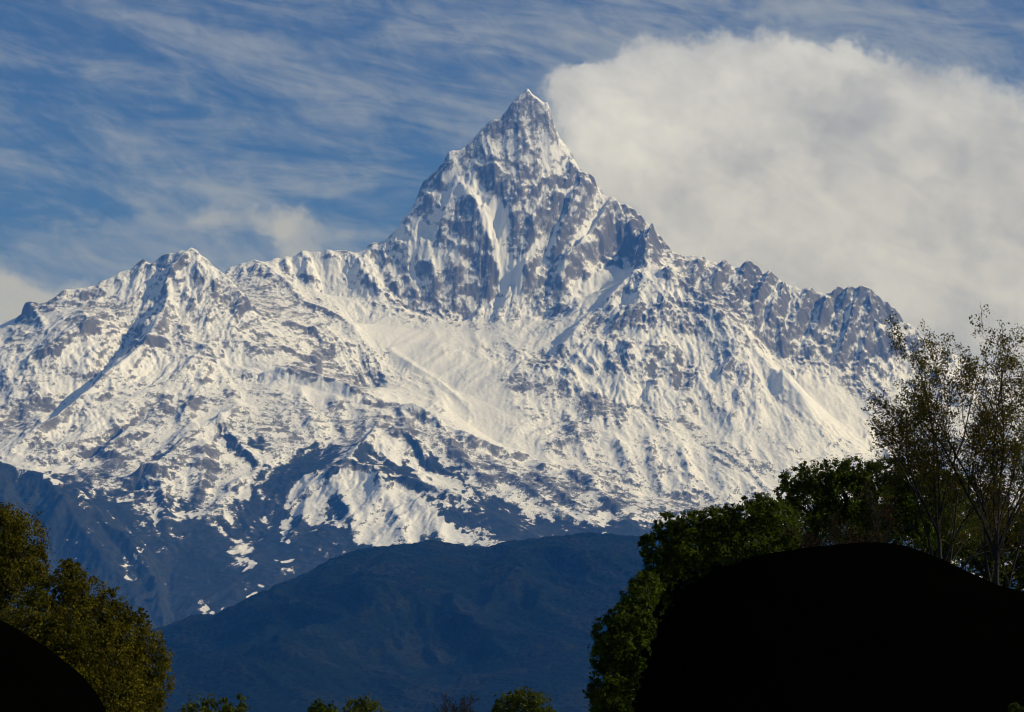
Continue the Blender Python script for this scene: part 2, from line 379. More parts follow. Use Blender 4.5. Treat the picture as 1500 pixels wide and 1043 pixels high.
# ribs (+) and gullies (-): pixel polyline on the photograph laid onto the slope, height m, half width m
RIBS = [
 ([(654,234),(662,252),(652,268),(640,283),(622,305),(600,325),(577,350)], 75, 120),
 ([(664,258),(683,294),(695,316),(710,349),(725,382),(736,410)], 95, 170),
 ([(662,285),(655,310),(648,335),(640,360)], 45, 90),
 ([(683,272),(714,305),(728,338),(732,373),(743,404)], -70, 140),
 ([(700,215),(720,240),(740,262),(760,285)], 30, 120),
 ([(767,303),(757,325),(748,350)], 55, 90),
 ([(767,303),(778,330),(786,352)], 45, 90),
 ([(791,358),(772,378),(754,404),(745,424)], -55, 90),
 ([(791,365),(778,392),(766,420)], 45, 90),
 ([(894,303),(875,336),(848,376),(824,400),(808,418),(800,440)], 120, 110),
 ([(889,292),(861,338),(837,369),(811,404),(789,440)], -85, 90),
 ([(857,266),(846,294),(826,338),(815,360),(806,385)], 100, 130),
 ([(833,300),(808,334),(793,373),(778,400)], -80, 110),
 ([(905,350),(918,366),(910,392)], -150, 140),
 ([(957,350),(952,368),(944,394)], 150, 110),
 ([(883,345),(884,368),(886,385)], 60, 90),
 ([(800,160),(806,190),(806,215)], 40, 70),
 ([(812,250),(790,275),(770,300)], 35, 80),
 ([(850,275),(810,285),(790,300)], -45, 90),
 ([(590,370),(600,400),(612,440)], 35, 80),
 ([(625,350),(632,390),(640,430)], 35, 80),
 ([(560,365),(572,400),(590,435)], 35, 80),
 ([(441,372),(448,390),(452,415)], 55, 90),
 ([(478,370),(490,400),(500,420)], 40, 80),
 ([(415,380),(425,400)], 30, 70),
 ([(512,372),(530,400),(545,425)], 30, 80),
 # right wall
 ([(1030,377),(1020,400),(1010,418)], 40, 70), ([(1062,385),(1052,410),(1042,432)], 60, 80),
 ([(1098,384),(1088,415),(1078,450)], 80, 100), ([(1128,401),(1112,445),(1102,478)], 75, 75),
 ([(1119,402),(1106,430),(1096,455)], -50, 70), ([(1151,418),(1140,455),(1128,490)], 50, 80),
 ([(1158,420),(1156,450),(1145,480)], -40, 60), ([(1188,425),(1172,460),(1150,495)], 60, 80),
 ([(1228,423),(1208,458),(1190,500)], 70, 75), ([(1246,425),(1232,462),(1220,505)], 60, 70),
 ([(1263,423),(1250,460),(1236,510),(1225,545)], 80, 75), ([(1275,430),(1278,470),(1266,520),(1250,570)], 85, 75),
 ([(1205,430),(1190,465),(1170,500)], -40, 60), ([(1237,426),(1222,465),(1208,505)], -45, 60),
 ([(1256,427),(1244,470),(1228,520)], -50, 60), ([(1300,450),(1298,480)], -60, 90), ([(1340,490),(1300,492),(1280,500)], 60, 80),
 # buttress
 ([(888,518),(881,539),(865,566)], -45, 80), ([(982,506),(966,529),(948,555),(929,592)], -50, 80),
 ([(1003,518),(994,578)], -60, 90), ([(975,396),(990,420),(995,440)], 25, 60), ([(958,430),(985,440),(1010,450)], -35, 70),
 ([(905,500),(925,520),(930,545)], 40, 90), ([(960,500),(950,520),(945,540)], 40, 80), ([(860,500),(840,535),(830,570)], 45, 90),
 ([(1050,500),(1060,540),(1075,580)], 40, 100), ([(1100,530),(1115,570),(1140,610)], 35, 90), ([(1070,600),(1080,640)], 30, 90),
 ([(830,600),(850,650),(870,690)], 40, 90), ([(900,640),(920,680),(930,720)], 45, 90), ([(950,640),(960,690),(975,730)], 45, 90), ([(1000,650),(1010,700),(1015,740)], 40, 80),
 # left massif
 ([(211,381),(200,408),(195,425)], 45, 70), ([(240,372),(225,400),(212,425),(200,450)], -45, 70), ([(262,385),(245,405),(238,430)], 60, 60),
 ([(287,370),(290,395),(285,415)], 40, 60), ([(300,380),(312,410),(318,435)], 35, 60),
 ([(130,470),(122,488),(140,510)], 40, 70), ([(37,446),(60,470),(70,490)], 30, 60),
 ([(240,500),(225,505),(205,512)], 45, 60), ([(330,440),(345,460),(340,480)], -45, 80), ([(465,520),(462,545)], 50, 60),
 ([(420,470),(450,480),(490,500)], 35, 80), ([(400,500),(440,515),(470,525)], 35, 80),
 ([(575,515),(600,535),(640,560),(690,600)], 30, 70),
 ([(302,520),(330,555),(350,600)], 35, 90), ([(310,540),(290,580),(265,620)], 40, 90),
 ([(440,570),(450,610),(470,640)], 45, 100), ([(490,580),(500,620),(510,650)], 35, 90),
 ([(590,605),(600,640),(640,690)], 50, 100), ([(640,625),(680,680),(740,725)], 45, 100), ([(700,655),(760,710),(830,755)], 40, 100),
 ([(780,692),(830,730),(870,760)], 35, 90), ([(860,705),(890,735),(920,760)], 35, 90),
 ([(490,690),(500,730),(520,770)], 35, 90), ([(560,700),(575,740),(590,780)], 30, 90), ([(450,725),(440,770),(420,800)], 35, 90),
 ([(150,760),(200,830),(230,880)], -40, 120), ([(60,700),(120,780),(170,850)], 60, 180), ([(20,700),(70,790),(110,860)], -50, 150),
 ([(230,700),(245,750),(240,790)], 60, 120), ([(300,650),(300,700),(285,740)], 60, 120), ([(360,700),(330,720)], 40, 90),
]
BIG = [
 ([(245,440),(215,510),(181,541),(150,562),(111,596),(78,621),(34,645),(0,668)], 80, 190),
 ([(302,517),(275,545),(240,585),(200,625),(150,662),(100,690)], 85, 200),
 ([(345,598),(322,617),(297,626),(255,660),(225,692),(195,735)], 80, 180), ([(322,617),(345,645),(382,688)], 45, 130),
 ([(302,516),(340,541),(380,557),(409,548),(459,557),(500,570),(544,588),(608,604),(675,641),(721,660),(794,684),(885,710),(972,744)], 65, 120),
 ([(330,582),(287,638),(248,667),(205,697)], -60, 140), ([(260,535),(220,587),(166,638),(103,670)], -70, 140), ([(205,482),(140,554),(95,587),(50,612)], -55, 140),
 ([(952,391),(929,403),(906,426),(879,458),(856,479),(822,514),(792,554)], 55, 140), ([(975,397),(998,412),(1030,439),(1079,479),(1120,524),(1174,590),(1212,642)], 60, 150),
 ([(278,369),(262,387),(246,412),(246,442),(262,477),(285,502),(302,517)], 55, 140), ([(324,402),(350,430),(372,456)], 30, 100),
 ([(373,384),(391,397),(421,418),(446,442),(505,467),(539,517),(561,537)], 45, 130),
 ([(562,598),(548,636),(525,661),(508,677)], 45, 120), ([(407,756),(458,717),(498,679),(530,683),(605,703),(683,733)], 40, 110),
]
RIBS = [(l, h * 1.35, wd) if max(p[1] for p in l) < 450 and min(p[0] for p in l) > 540 and max(p[0] for p in l) < 960 else (l, h, wd) for l, h, wd in RIBS] + BIG
def stamp(Zin):
    add = np.zeros_like(Zin)
    for line, hgt, wid in RIBS:
        fine = []
        for (a, b), (c, d) in zip(line[:-1], line[1:]):
            n = max(2, int(math.hypot(c - a, d - b) / 6) + 1)
            for t in np.linspace(0, 1, n, endpoint=False): fine.append((a + (c - a) * t, b + (d - b) * t))
        fine.append(line[-1])
        p = np.array([hit(u, v) for u, v in fine])
        if len(p) > 4:
            for _ in range(3):
                p[1:-1] = 0.25 * p[:-2] + 0.5 * p[1:-1] + 0.25 * p[2:]
        i0 = max(0, int((p[:, 0].min() - wid - X0) / GS)); i1 = min(NX, int((p[:, 0].max() + wid - X0) / GS) + 2)
        j0 = max(0, int((p[:, 1].min() - wid - Y0) / GS)); j1 = min(NY, int((p[:, 1].max() + wid - Y0) / GS) + 2)
        gx, gy = XX[j0:j1, i0:i1], YY[j0:j1, i0:i1]
        wob = perlin(gx / 160, gy / 160, 5) * 30
        best = np.full(gx.shape, 1e9, np.float32); tt = np.zeros(gx.shape, np.float32)
        m = len(p) - 1
        for k in range(m):
            a, b = p[k], p[k + 1]; ab = b - a; l2 = max(1e-6, float(ab @ ab))
            t = np.clip(((gx - a[0]) * ab[0] + (gy - a[1]) * ab[1]) / l2, 0, 1)
            dd = np.hypot(gx - a[0] - ab[0] * t, gy - a[1] - ab[1] * t)
            c = dd < best
            best = np.where(c, dd, best); tt = np.where(c, (k + t) / m, tt)
        prof = np.clip(1 - (best + np.abs(wob)) / wid, 0, 1) ** 1.15
        ends = np.clip(np.minimum(tt + 0.12, 1.0 - tt + 0.02) / 0.25, 0, 1)
        add[j0:j1, i0:i1] += (hgt * prof * ends).astype(np.float32)
    return Zin + add
Z = stamp(Z)

def uv_of(x, y, z):
    rx, ry, rz = x - CAM[0], y - CAM[1], z - CAM[2]
    f = ry * cp + rz * sp; up = -ry * sp + rz * cp
    return CX + FPX * rx / f, CY - FPX * up / f

# strokes: (u, v, ru, rv, angle degrees (image, clockwise down), weight)
def paint(strokes, U, V, soft=0.6):
    out = np.zeros(U.shape, np.float32)
    for (u, v, ru, rv, ang, wt) in strokes:
        m = max(ru, rv) * 1.5
        sel = (np.abs(U - u) < m) & (np.abs(V - v) < m)
        if not sel.any(): continue
        du, dv = U[sel] - u, V[sel] - v
        c, s = math.cos(R(ang)), math.sin(R(ang))
        q = np.sqrt(((du * c + dv * s) / ru) ** 2 + ((-du * s + dv * c) / rv) ** 2)
        k = np.clip((1.3 - q) / soft, 0, 1); k = k * k * (3 - 2 * k)
        out[sel] = np.where(np.abs(k * wt) > np.abs(out[sel]), k * wt, out[sel])
    return out

ROCK = [
 (600,470,30,5,10,.9),(700,478,46,7,3,.9),(735,512,36,8,10,.85),(690,545,40,8,22,.8),(760,560,40,10,15,.8),(770,600,40,10,20,.7),(800,520,30,12,-20,.7),(650,520,24,5,20,.6),(740,585,30,7,30,.6),(560,462,20,5,20,.5),(640,462,30,5,12,.6),
 (200,480,190,50,5,.22),(430,470,150,60,22,.25),(60,590,90,60,0,.2),(280,620,160,50,-10,.18),
 (765,190,42,55,25,.5),(748,262,58,38,10,.75),(735,200,30,30,-45,.55),(700,225,26,22,-40,.35),(628,272,26,30,30,.55),(682,318,20,32,10,.85),(700,372,30,36,20,.8),(690,408,44,32,10,.75),
 (655,345,18,30,30,.35),(612,405,20,34,10,.5),(580,400,22,30,10,.4),(640,442,60,15,22,.65),(580,432,40,12,25,.5),(840,262,48,16,-4,.95),(822,335,24,36,15,.75),(812,300,20,14,0,.7),
 (838,330,22,35,20,.35),(914,350,44,54,0,1.0),(965,362,16,34,0,.6),(862,395,26,28,0,.55),(790,392,22,40,25,.65),(762,345,18,34,-10,.6),(776,300,40,16,-20,.5),(808,430,30,28,0,.6),(865,440,28,20,0,.45),
 (1000,395,26,22,0,.45),(1045,410,34,28,20,.65),(1100,425,34,45,0,.8),(1060,445,36,14,25,.75),(1130,450,30,45,0,.6),(1165,470,34,45,0,.5),(1205,470,34,50,0,.6),(1255,460,40,50,0,.65),(1290,460,34,36,40,.8),(1300,508,46,14,-4,1.0),
 (1250,530,26,50,10,.6),(1190,522,75,12,3,.65),(1150,500,40,16,10,.55),(1270,575,30,26,0,.4),(1110,495,40,14,15,.4),
 (1008,465,26,34,30,.55),(886,478,28,10,-8,.85),(926,466,24,10,10,.9),(958,452,24,10,0,.7),(900,489,28,9,0,.75),(950,508,28,10,12,.65),(905,535,20,22,0,.6),(966,545,26,9,-45,.65),(948,470,30,6,5,.6),
 (1006,552,14,34,5,.9),(1050,592,50,14,5,.55),(868,590,18,24,0,.9),(884,602,30,10,15,.7),(930,600,60,5,5,.75),(985,613,50,8,22,.65),(1040,650,26,10,28,.65),(824,572,34,18,-25,.5),(838,632,42,18,5,.6),(816,655,14,20,0,.65),(836,682,18,16,40,.55),
 (1072,540,50,24,45,.3),(1150,600,44,12,42,.35),(1100,685,70,9,10,.55),(1010,735,70,18,0,.5),(900,700,60,30,20,.4),(1060,655,34,9,28,.6),(960,655,40,8,20,.5),(1130,640,40,8,25,.45),(985,690,30,12,-30,.45),
 (62,449,32,8,0,.8),(33,463,6,18,0,1.0),(95,452,26,14,0,.5),(145,442,34,16,15,.6),(128,474,30,20,20,.8),(74,512,24,9,-38,.9),(30,500,30,16,0,.35),(215,500,34,12,-15,.9),(250,478,46,22,30,.42),(212,383,10,7,0,1.0),(228,392,16,6,-45,.8),(262,388,18,10,-30,.5),
 (240,408,10,12,-45,.7),(334,440,36,18,20,.62),(372,425,30,22,20,.6),(400,450,50,22,30,.52),(440,478,60,20,22,.45),(400,505,40,12,10,.55),(455,540,44,12,6,.75),(471,528,13,24,0,.95),(505,552,40,18,24,.65),(540,548,22,16,40,.6),(420,395,14,10,0,.4),(455,410,26,9,10,.5),
 (530,405,26,10,30,.35),(560,450,30,10,20,.4),(12,605,22,24,0,.8),(52,580,24,22,25,.85),(30,625,18,14,-20,.7),(115,548,34,7,0,.6),(110,585,30,7,-30,.4),(165,590,30,16,-30,.35),(248,598,26,12,20,.8),(285,592,20,14,30,.75),(205,620,40,14,-35,.35),(265,655,34,16,20,.4),(70,655,40,14,-10,.55),
 (115,655,26,14,20,.5),(170,650,40,10,-30,.45),(330,585,44,9,42,.55),(362,610,50,9,42,.5),(410,620,50,16,40,.5),(560,610,40,18,20,.55),(520,625,34,20,-30,.5),(650,640,80,14,28,.55),(450,600,80,20,10,.32),(590,640,50,18,35,.4),
 (200,690,70,30,-20,.4),(290,690,50,50,0,.36),(150,690,60,18,-25,.5),(690,672,80,14,32,.65),(800,713,80,18,18,.62),(880,735,70,18,18,.55),
]
SNOW = [
 (1000,690,170,55,8,-.2),(700,612,62,18,36,-.8),(780,657,60,12,25,-.6),(862,684,60,9,14,-.5),(1100,600,110,50,25,-.35),
 (792,146,20,7,35,-.9),(690,280,32,10,52,-1),(725,315,18,38,-20,-1),(735,372,14,40,-15,-.9),(750,414,22,26,30,-1),(772,374,10,40,42,-.8),(740,215,40,12,25,-.5),(655,262,18,10,30,-.8),(767,303,9,12,0,-.8),(600,350,26,26,0,-.35),(640,375,30,16,0,-.35),
 (810,222,14,14,0,-.3),(870,280,9,16,10,-.4),(845,350,20,30,20,-.2),(878,332,7,44,38,-.5),(885,415,50,20,-38,-1),(830,395,12,16,0,-.7),
 (480,395,60,16,10,-.9),(540,400,40,30,40,-.5),(500,435,60,14,20,-.8),(640,488,140,22,2,-.6),(618,525,50,24,25,-1),(690,560,80,36,35,-1),(760,620,60,34,30,-.6),(780,500,70,22,-15,-.7),(560,470,60,16,10,-.9),
 (955,395,26,8,-5,-1),(985,415,26,14,28,-1),(930,440,40,12,-10,-.6),(940,490,46,9,2,-1),(1000,500,34,9,20,-.8),(1200,585,60,26,20,-.9),(1150,560,40,18,35,-.8),(1250,620,60,30,20,-.7),(1304,482,17,8,14,-1.2),(1095,520,50,18,40,-.4),(900,570,40,20,20,-.5),(960,580,34,16,0,-.5),(860,540,14,36,25,-.6),(1100,610,60,24,20,-.4),(960,650,80,16,10,-.3),(870,510,14,36,25,-.5),
 (310,395,20,8,42,-.9),(290,385,16,20,0,-.4),(320,480,30,9,20,-.9),(225,410,12,34,45,-.6),(180,425,34,8,-32,-.8),(80,470,24,14,20,-.6),(10,525,30,12,0,-.6),(110,570,50,9,5,-.9),(110,525,30,20,0,-.5),(185,530,26,9,-15,-.8),(230,540,30,12,-20,-.4),
 (420,560,50,12,20,-.9),(480,572,70,9,10,-.9),(350,530,30,12,35,-.5),(60,635,60,9,-20,-.5),(25,665,34,10,-35,-.8),(50,685,40,6,8,-.8),(145,615,40,9,-35,-.4),(310,625,10,34,40,-.5),(225,660,50,7,-30,-.5),(535,745,95,42,10,-.26),(610,745,70,24,18,-.5),(570,788,40,18,10,-.5),(500,705,60,16,5,-.6),(450,735,70,9,-25,-.7),(520,700,36,12,5,-.8),(565,785,30,14,20,-.3),(650,700,44,8,27,-.5),(560,640,40,10,30,-.4),
]
BARE = [  # below the snow: forest, scrub and bare ground
 (352,655,40,6,50,.8),(376,686,26,8,55,.85),(335,646,30,4,40,.5),(430,695,85,20,-28,1.1),(372,748,50,26,-35,1.1),(535,662,17,18,0,1.0),(575,685,48,8,22,1.0),(614,662,54,10,42,.85),(665,697,55,10,33,.9),(735,755,72,17,27,1.1),(755,780,100,22,18,1.2),(650,800,60,9,5,.4),
 (492,748,17,26,0,1.05),(470,785,52,24,0,1.15),(520,808,60,14,10,1.1),(420,800,80,40,0,1.15),(350,840,90,70,0,1.2),(260,850,120,90,0,1.2),(120,800,160,90,10,1.2),(235,805,60,38,0,1.2),(145,742,70,18,25,1.1),(40,760,140,70,10,1.2),(30,715,90,26,10,1.15),(310,792,50,34,0,1.15),(205,725,30,10,10,.5),
 (400,760,34,14,-20,.8),(560,690,36,6,20,.7),(860,790,120,24,2,1.15),(960,790,120,26,0,1.1),(1050,790,140,30,0,1.1),(780,765,60,12,25,.9),(840,768,30,10,10,.6),(915,766,20,10,20,.6),(690,760,60,14,15,.9),(600,900,500,90,0,1.2),(240,745,10,24,0,.6),(270,742,20,14,0,.5),(1200,800,200,30,0,1.1),
 (650,735,40,10,20,.5),(480,690,20,9,-35,.8),(445,660,40,8,-30,.8),(380,650,26,9,40,.6),
]
PATCH = [(352,810,22,16,-20,-1.0),(365,830,14,12,0,-.9),(420,772,16,8,30,-.9),(424,789,12,7,0,-.8),(399,815,6,3,0,-1),(420,817,14,3.5,0,-1),(388,856,5,5,0,-1.0),(363,866,4,4,0,-1.0),(308,893,14,6,15,-.7),(235,760,7,18,0,-.6),(200,790,4,5,0,-.6),(130,716,3,8,0,-.6),(985,772,10,4,0,-.6),(655,780,24,10,20,-.45),(680,792,26,8,5,-.5),(810,787,10,3,0,-.6),(705,780,30,8,10,-.3),
 (340,800,14,20,0,-.5),(940,757,20,6,30,-.7),(880,765,5,12,0,-.5)]

def build_mountain_data():
    global Z
    z = Z.copy()
    # coarse broken relief, weaker on the glacier and snow bowls
    U, V = uv_of(XX, YY, z)
    calm = np.clip(-paint([(640,490,150,26,2,-1),(618,525,55,26,25,-1),(690,560,80,34,35,-.8),(1210,590,70,30,20,-.8),(480,568,90,14,10,-.6),(885,415,50,20,-38,-.9),(960,685,150,55,8,-.45),(1110,640,130,60,22,-.5),(700,615,70,22,35,-.6)], U, V), 0, 1)
    gy, gx = np.gradient(blur(z, 4), GS)
    slope = np.hypot(gx, gy)
    steep = np.clip((slope - 0.2) / 0.9, 0.27, 1.15)
    edge = np.zeros_like(z)
    for ln in (SKY_MAIN, SKY_LEFT):
        p = dense(ln, 4.0)
        i = np.rint((p[:, 0] - X0) / GS).astype(int); j = np.rint((p[:, 1] - Y0) / GS).astype(int)
        ok = (i >= 0) & (i < NX) & (j >= 0) & (j < NY)
        edge[j[ok], i[ok]] = 1
    edge = np.clip(blur(edge, 5) * 22, 0, 1)
    wx = perlin(XX / 900, YY / 900, 11) * 220; wy = perlin(XX / 900, YY / 900, 12) * 220
    amp, f, rid, wgt = 80.0, 1 / 640.0, np.zeros_like(z), 1.0
    for o in range(6):
        n = 1 - np.abs(perlin((XX + wx) * f, (YY + wy) * f * 0.55, 20 + o))
        n = (n * n) * wgt
        wgt = np.clip(n * 1.6, 0, 1)
        rid += amp * (n - 0.55)
        amp *= 0.60; f *= 2.03
    crest = np.clip((np.abs(z - blur(z, 10)) / 40), 0, 1)
    z += rid * steep * (1 - 0.6 * calm) * (1 - 0.72 * edge)
    # faceted crags on the steep faces: ledges and cracks that cross the face at a slant
    cliff = np.clip((slope - 0.75) / 0.6, 0, 1) * (1 - 0.6 * edge)
    zb = blur(z, 3); amp = 38.0; f = 1 / 330.0
    wob = perlin(XX / 300, zb / 300, 130) * 120
    for o in range(5):
        a_ = (0.80 * XX + 0.60 * zb + wob) * f; b_ = (-0.60 * XX + 0.80 * zb) * f * 0.62
        c_ = (0.70 * XX - 0.71 * zb + wob) * f * 0.9; d_ = (0.71 * XX + 0.70 * zb) * f * 0.5
        z += cliff * amp * (0.36 - np.abs(perlin(a_, b_, 131 + o)) + 0.8 * (0.36 - np.abs(perlin(c_, d_, 141 + o))))
        amp *= 0.56; f *= 2.05
    # flutes and chutes running down the fall line
    zs = blur(z, 5)
    gy, gx = np.gradient(zs, GS)
    g = np.hypot(gx, gy) + 1e-4
    dxn, dyn = gx / g, gy / g
    def streak(wave, steps, stepm, seed):
        src = perlin(XX / wave, YY / wave, seed) + 0.5 * perlin(XX / wave * 2.1, YY / wave * 2.1, seed + 1)
        acc = src.copy(); px, py = XX.copy(), YY.copy(); qx, qy = XX.copy(), YY.copy()
        for _ in range(steps):
            px = px + stepm * sample(dxn, px, py); py = py + stepm * sample(dyn, px, py)
            qx = qx - stepm * sample(dxn, qx, qy); qy = qy - stepm * sample(dyn, qx, qy)
            acc += sample(src, px, py) + sample(src, qx, qy)
        acc -= acc.mean()
        return acc / acc.std()
    st1 = streak(75.0, 7, 22.0, 40)
    st2 = streak(34.0, 6, 12.0, 50)
    fl = np.clip((slope - 0.45) / 0.7, 0, 1) * (1 - 0.7 * calm)
    z += fl * (5.0 * st1 + 3.5 * st2) * (1 - 0.5 * cliff)
    # erosion: droplets run down the slope, cutting gullies and dropping debris below
    rg = np.random.default_rng(3)
    soft = np.clip(1.25 - (slope - 0.6) / 0.6, 0.06, 1.0)
    for rnd in range(4):
        n = 260000
        x = rg.uniform(X0 + 50, X1 - 50, n).astype(np.float32); y = rg.uniform(Y0 + 200, 25200, n).astype(np.float32)
        vx = np.zeros(n, np.float32); vy = np.zeros(n, np.float32); load = np.zeros(n, np.float32)
        gy, gx = np.gradient(z, GS)
        for s in range(34):
            sx, sy = sample(gx, x, y), sample(gy, x, y)
            sl = np.hypot(sx, sy) + 1e-4
            vx = 0.45 * vx - 0.55 * sx / sl; vy = 0.45 * vy - 0.55 * sy / sl
            cap = np.clip(sl, 0, 1.5) * 0.55
            dlt = (cap - load) * np.where(cap > load, 0.22, 0.3) * sample(soft, x, y)
            i = ((x - X0) / GS + 0.5).astype(np.int32); j = ((y - Y0) / GS + 0.5).astype(np.int32)
            idx = j * NX + i
            z -= np.bincount(idx, weights=dlt, minlength=NX * NY).reshape(NY, NX).astype(np.float32) * 0.9
            load += dlt
            ln = np.hypot(vx, vy) + 1e-5
            x = np.clip(x + vx / ln * GS, X0 + 20, X1 - 20); y = np.clip(y + vy / ln * GS, Y0 + 20, Y1 - 20)
        z = 0.92 * z + 0.08 * blur(z, 1)
    # fine crags
    fine = perlin(XX / 46, YY / 70, 61) * 7 + (0.3 - np.abs(perlin(XX / 40, YY / 60, 65))) * 9 + perlin(XX / 22, YY / 30, 62) * 5.5
    z += fine * np.clip(steep, 0.2, 1) * (1 - 0.8 * calm) + edge * np.maximum(perlin(XX / 70, YY / 400, 64), -0.2) * 16
    # ---- how much bare rock shows (0 deep snow .. 1 bare)
    U, V = uv_of(XX, YY, z)
    gy, gx = np.gradient(z, GS)
    nz = 1 / np.sqrt(1 + gx * gx + gy * gy)
    rel = blur(nz, 8) - nz                        # steeper than its surroundings
    curv = z - blur(z, 3)                         # stands proud of them
    U = U + perlin(XX / 150, YY / 300, 81) * 16 + perlin(XX / 50, YY / 110, 82) * 7
    V = V + perlin(XX / 150, YY / 300, 83) * 12 + perlin(XX / 50, YY / 110, 84) * 6
    rock = paint(ROCK, U, V); snow = paint(SNOW, U, V); bare = paint(BARE, U, V, 1.0); patch = paint(PATCH, U, V, 0.9)
    dip = z + 0.10 * XX + 25 * perlin(XX / 500, YY / 500, 71)
    strata = perlin(XX / 420, dip / 38, 72) + 0.6 * perlin(XX / 260, dip / 17, 73)
    diag = perlin((XX * 0.7 + z * 0.72) / 46, (XX * 0.72 - z * 0.7) / 120, 74) + 0.7 * perlin((XX * 0.7 - z * 0.72) / 40, (XX * 0.72 + z * 0.7) / 100, 75)
    fb = perlin(XX / 210, YY / 420, 80) + 0.6 * perlin(XX / 95, YY / 190, 85) + 0.45 * perlin(XX / 44, YY / 90, 86) + 0.35 * perlin(XX / 21, YY / 40, 87)
    rk = 0.385 + 0.95 * rel + 0.0045 * np.clip(curv, -18, 18) + 0.10 * np.clip(0.62 - nz, -0.3, 0.3)
    rk += (0.04 * st2 + 0.02 * st1) * fl * (1 - cliff) + 0.14 * diag * cliff
    rk += rock * 0.25 * np.where((U > 560) & (U < 965) & (V < 455), 0.86, 1.0) + snow * 0.25
    rk += strata * (0.03 + 0.07 * np.clip(rock, 0, 1)) * (1 - calm)
    rk += 0.05 * fb * (1 - calm) * (0.6 + 0.8 * np.clip(rock, 0, 1))
    low = np.clip((2700 - z) / 1100, 0, 1)
    rk += low * (0.07 + 0.07 * fb)
    bb = np.clip(bare * 0.80 + (0.42 * fb + 0.10 * st1 + 0.06 * st2) * np.clip(bare * 3, 0, 1), 0, 1.2)
    veg = np.clip(bb + 0.5 * low, 0, 1)
    rk += 0.52 * bb
    pp = np.clip(patch, -1, 0) * np.clip(0.80 + 0.9 * fb + 0.15 * st1, 0, 1.4)
    rk += np.where(bare > 0.3, 0.80, 0.3) * pp
    forest = np.clip((1480 - z + 330 * fb) / 520, 0, 1) * (patch > -0.15) * np.clip(1 + 2 * snow, 0, 1)
    rk = np.maximum(rk, forest * 0.95)
    return z, rk, np.maximum(veg, forest)
Z, RK, VEG = build_mountain_data()

def mat_new(name):
    m = bpy.data.materials.new(name)
    m.use_nodes = True
    t = m.node_tree
    b = t.nodes['Principled BSDF']
    return m, N(t), b

def mountain_material():
    m, n, b = mat_new('snow_rock_and_scrub')
    pos = n.node('ShaderNodeNewGeometry').outputs['Position']
    rk = n.attr('rock'); veg = n.attr('scrub')
    st = n.node('ShaderNodeVectorMath', operation='MULTIPLY'); n.put(st.inputs[0], pos); st.inputs[1].default_value = (1, 0.45, 0.8)
    a = n.noise(st.outputs[0], 1 / 42.0, 5, 0.66, 0.4).outputs[0]
    f = n.noise(st.outputs[0], 1 / 11.0, 3, 0.7).outputs[0]
    g = n.noise(pos, 1 / 420.0, 4, 0.55).outputs[0]
    thr = n.m('ADD', -0.085, n.m('ADD', n.m('MULTIPLY', a, 0.62), n.m('MULTIPLY', f, 0.55)))
    d = n.m('SUBTRACT', thr, rk)
    snow = n.smooth(d, -0.022, 0.03)
    dust = n.smooth(d, -0.20, 0.0, 0.03, 0.36)       # thin snow lodged on the rock
    cover = n.m('MAXIMUM', snow, n.m('MULTIPLY', dust, n.m('SUBTRACT', 1.0, n.m('MULTIPLY', veg, 0.8))))
    rockc = n.mix(n.smooth(g, 0.35, 0.65), (0.075, 0.072, 0.074), (0.14, 0.13, 0.122))
    rockc = n.mix(n.smooth(f, 0.35, 0.7), rockc, (0.10, 0.093, 0.09))
    vegc = n.mix(n.smooth(a, 0.4, 0.62), (0.007, 0.012, 0.008), (0.024, 0.026, 0.019))
    ground = n.mix(n.smooth(veg, 0.15, 0.6), rockc, vegc)
    snowc = n.mix(n.smooth(g, 0.3, 0.7), (0.76, 0.76, 0.77), (0.83, 0.82, 0.81))
    n.put(b.inputs['Base Color'], n.mix(cover, ground, snowc))
    b.inputs['Roughness'].default_value = 0.85
    b.inputs['Specular IOR Level'].default_value = 0.15
    bump = n.node('ShaderNodeBump')
    bump.inputs['Strength'].default_value = 0.6
    bump.inputs['Distance'].default_value = 6.0
    h = n.m('ADD', n.m('MULTIPLY', a, 1.3), n.m('MULTIPLY', f, 0.7))
    n.put(bump.inputs['Height'], n.m('MULTIPLY', h, n.smooth(rk, 0.1, 0.5, 0.25, 1.0)))
    n.put(b.inputs['Normal'], bump.outputs[0])
    return m

def grid_quads(nx, ny):
    i = np.arange(nx - 1)[None, :]; j = np.arange(ny - 1)[:, None]
    a = (j * nx + i).ravel()
    return np.stack([a, a + 1, a + 1 + nx, a + nx], 1)

mountain = mesh_np('mountain', np.stack([XX.ravel(), YY.ravel(), Z.ravel()], 1), grid_quads(NX, NY), mountain_material(), {'rock': RK, 'scrub': VEG})
tag(mountain, 'snow covered rocky mountain with a steep pyramid summit', 'mountain', kind='structure')

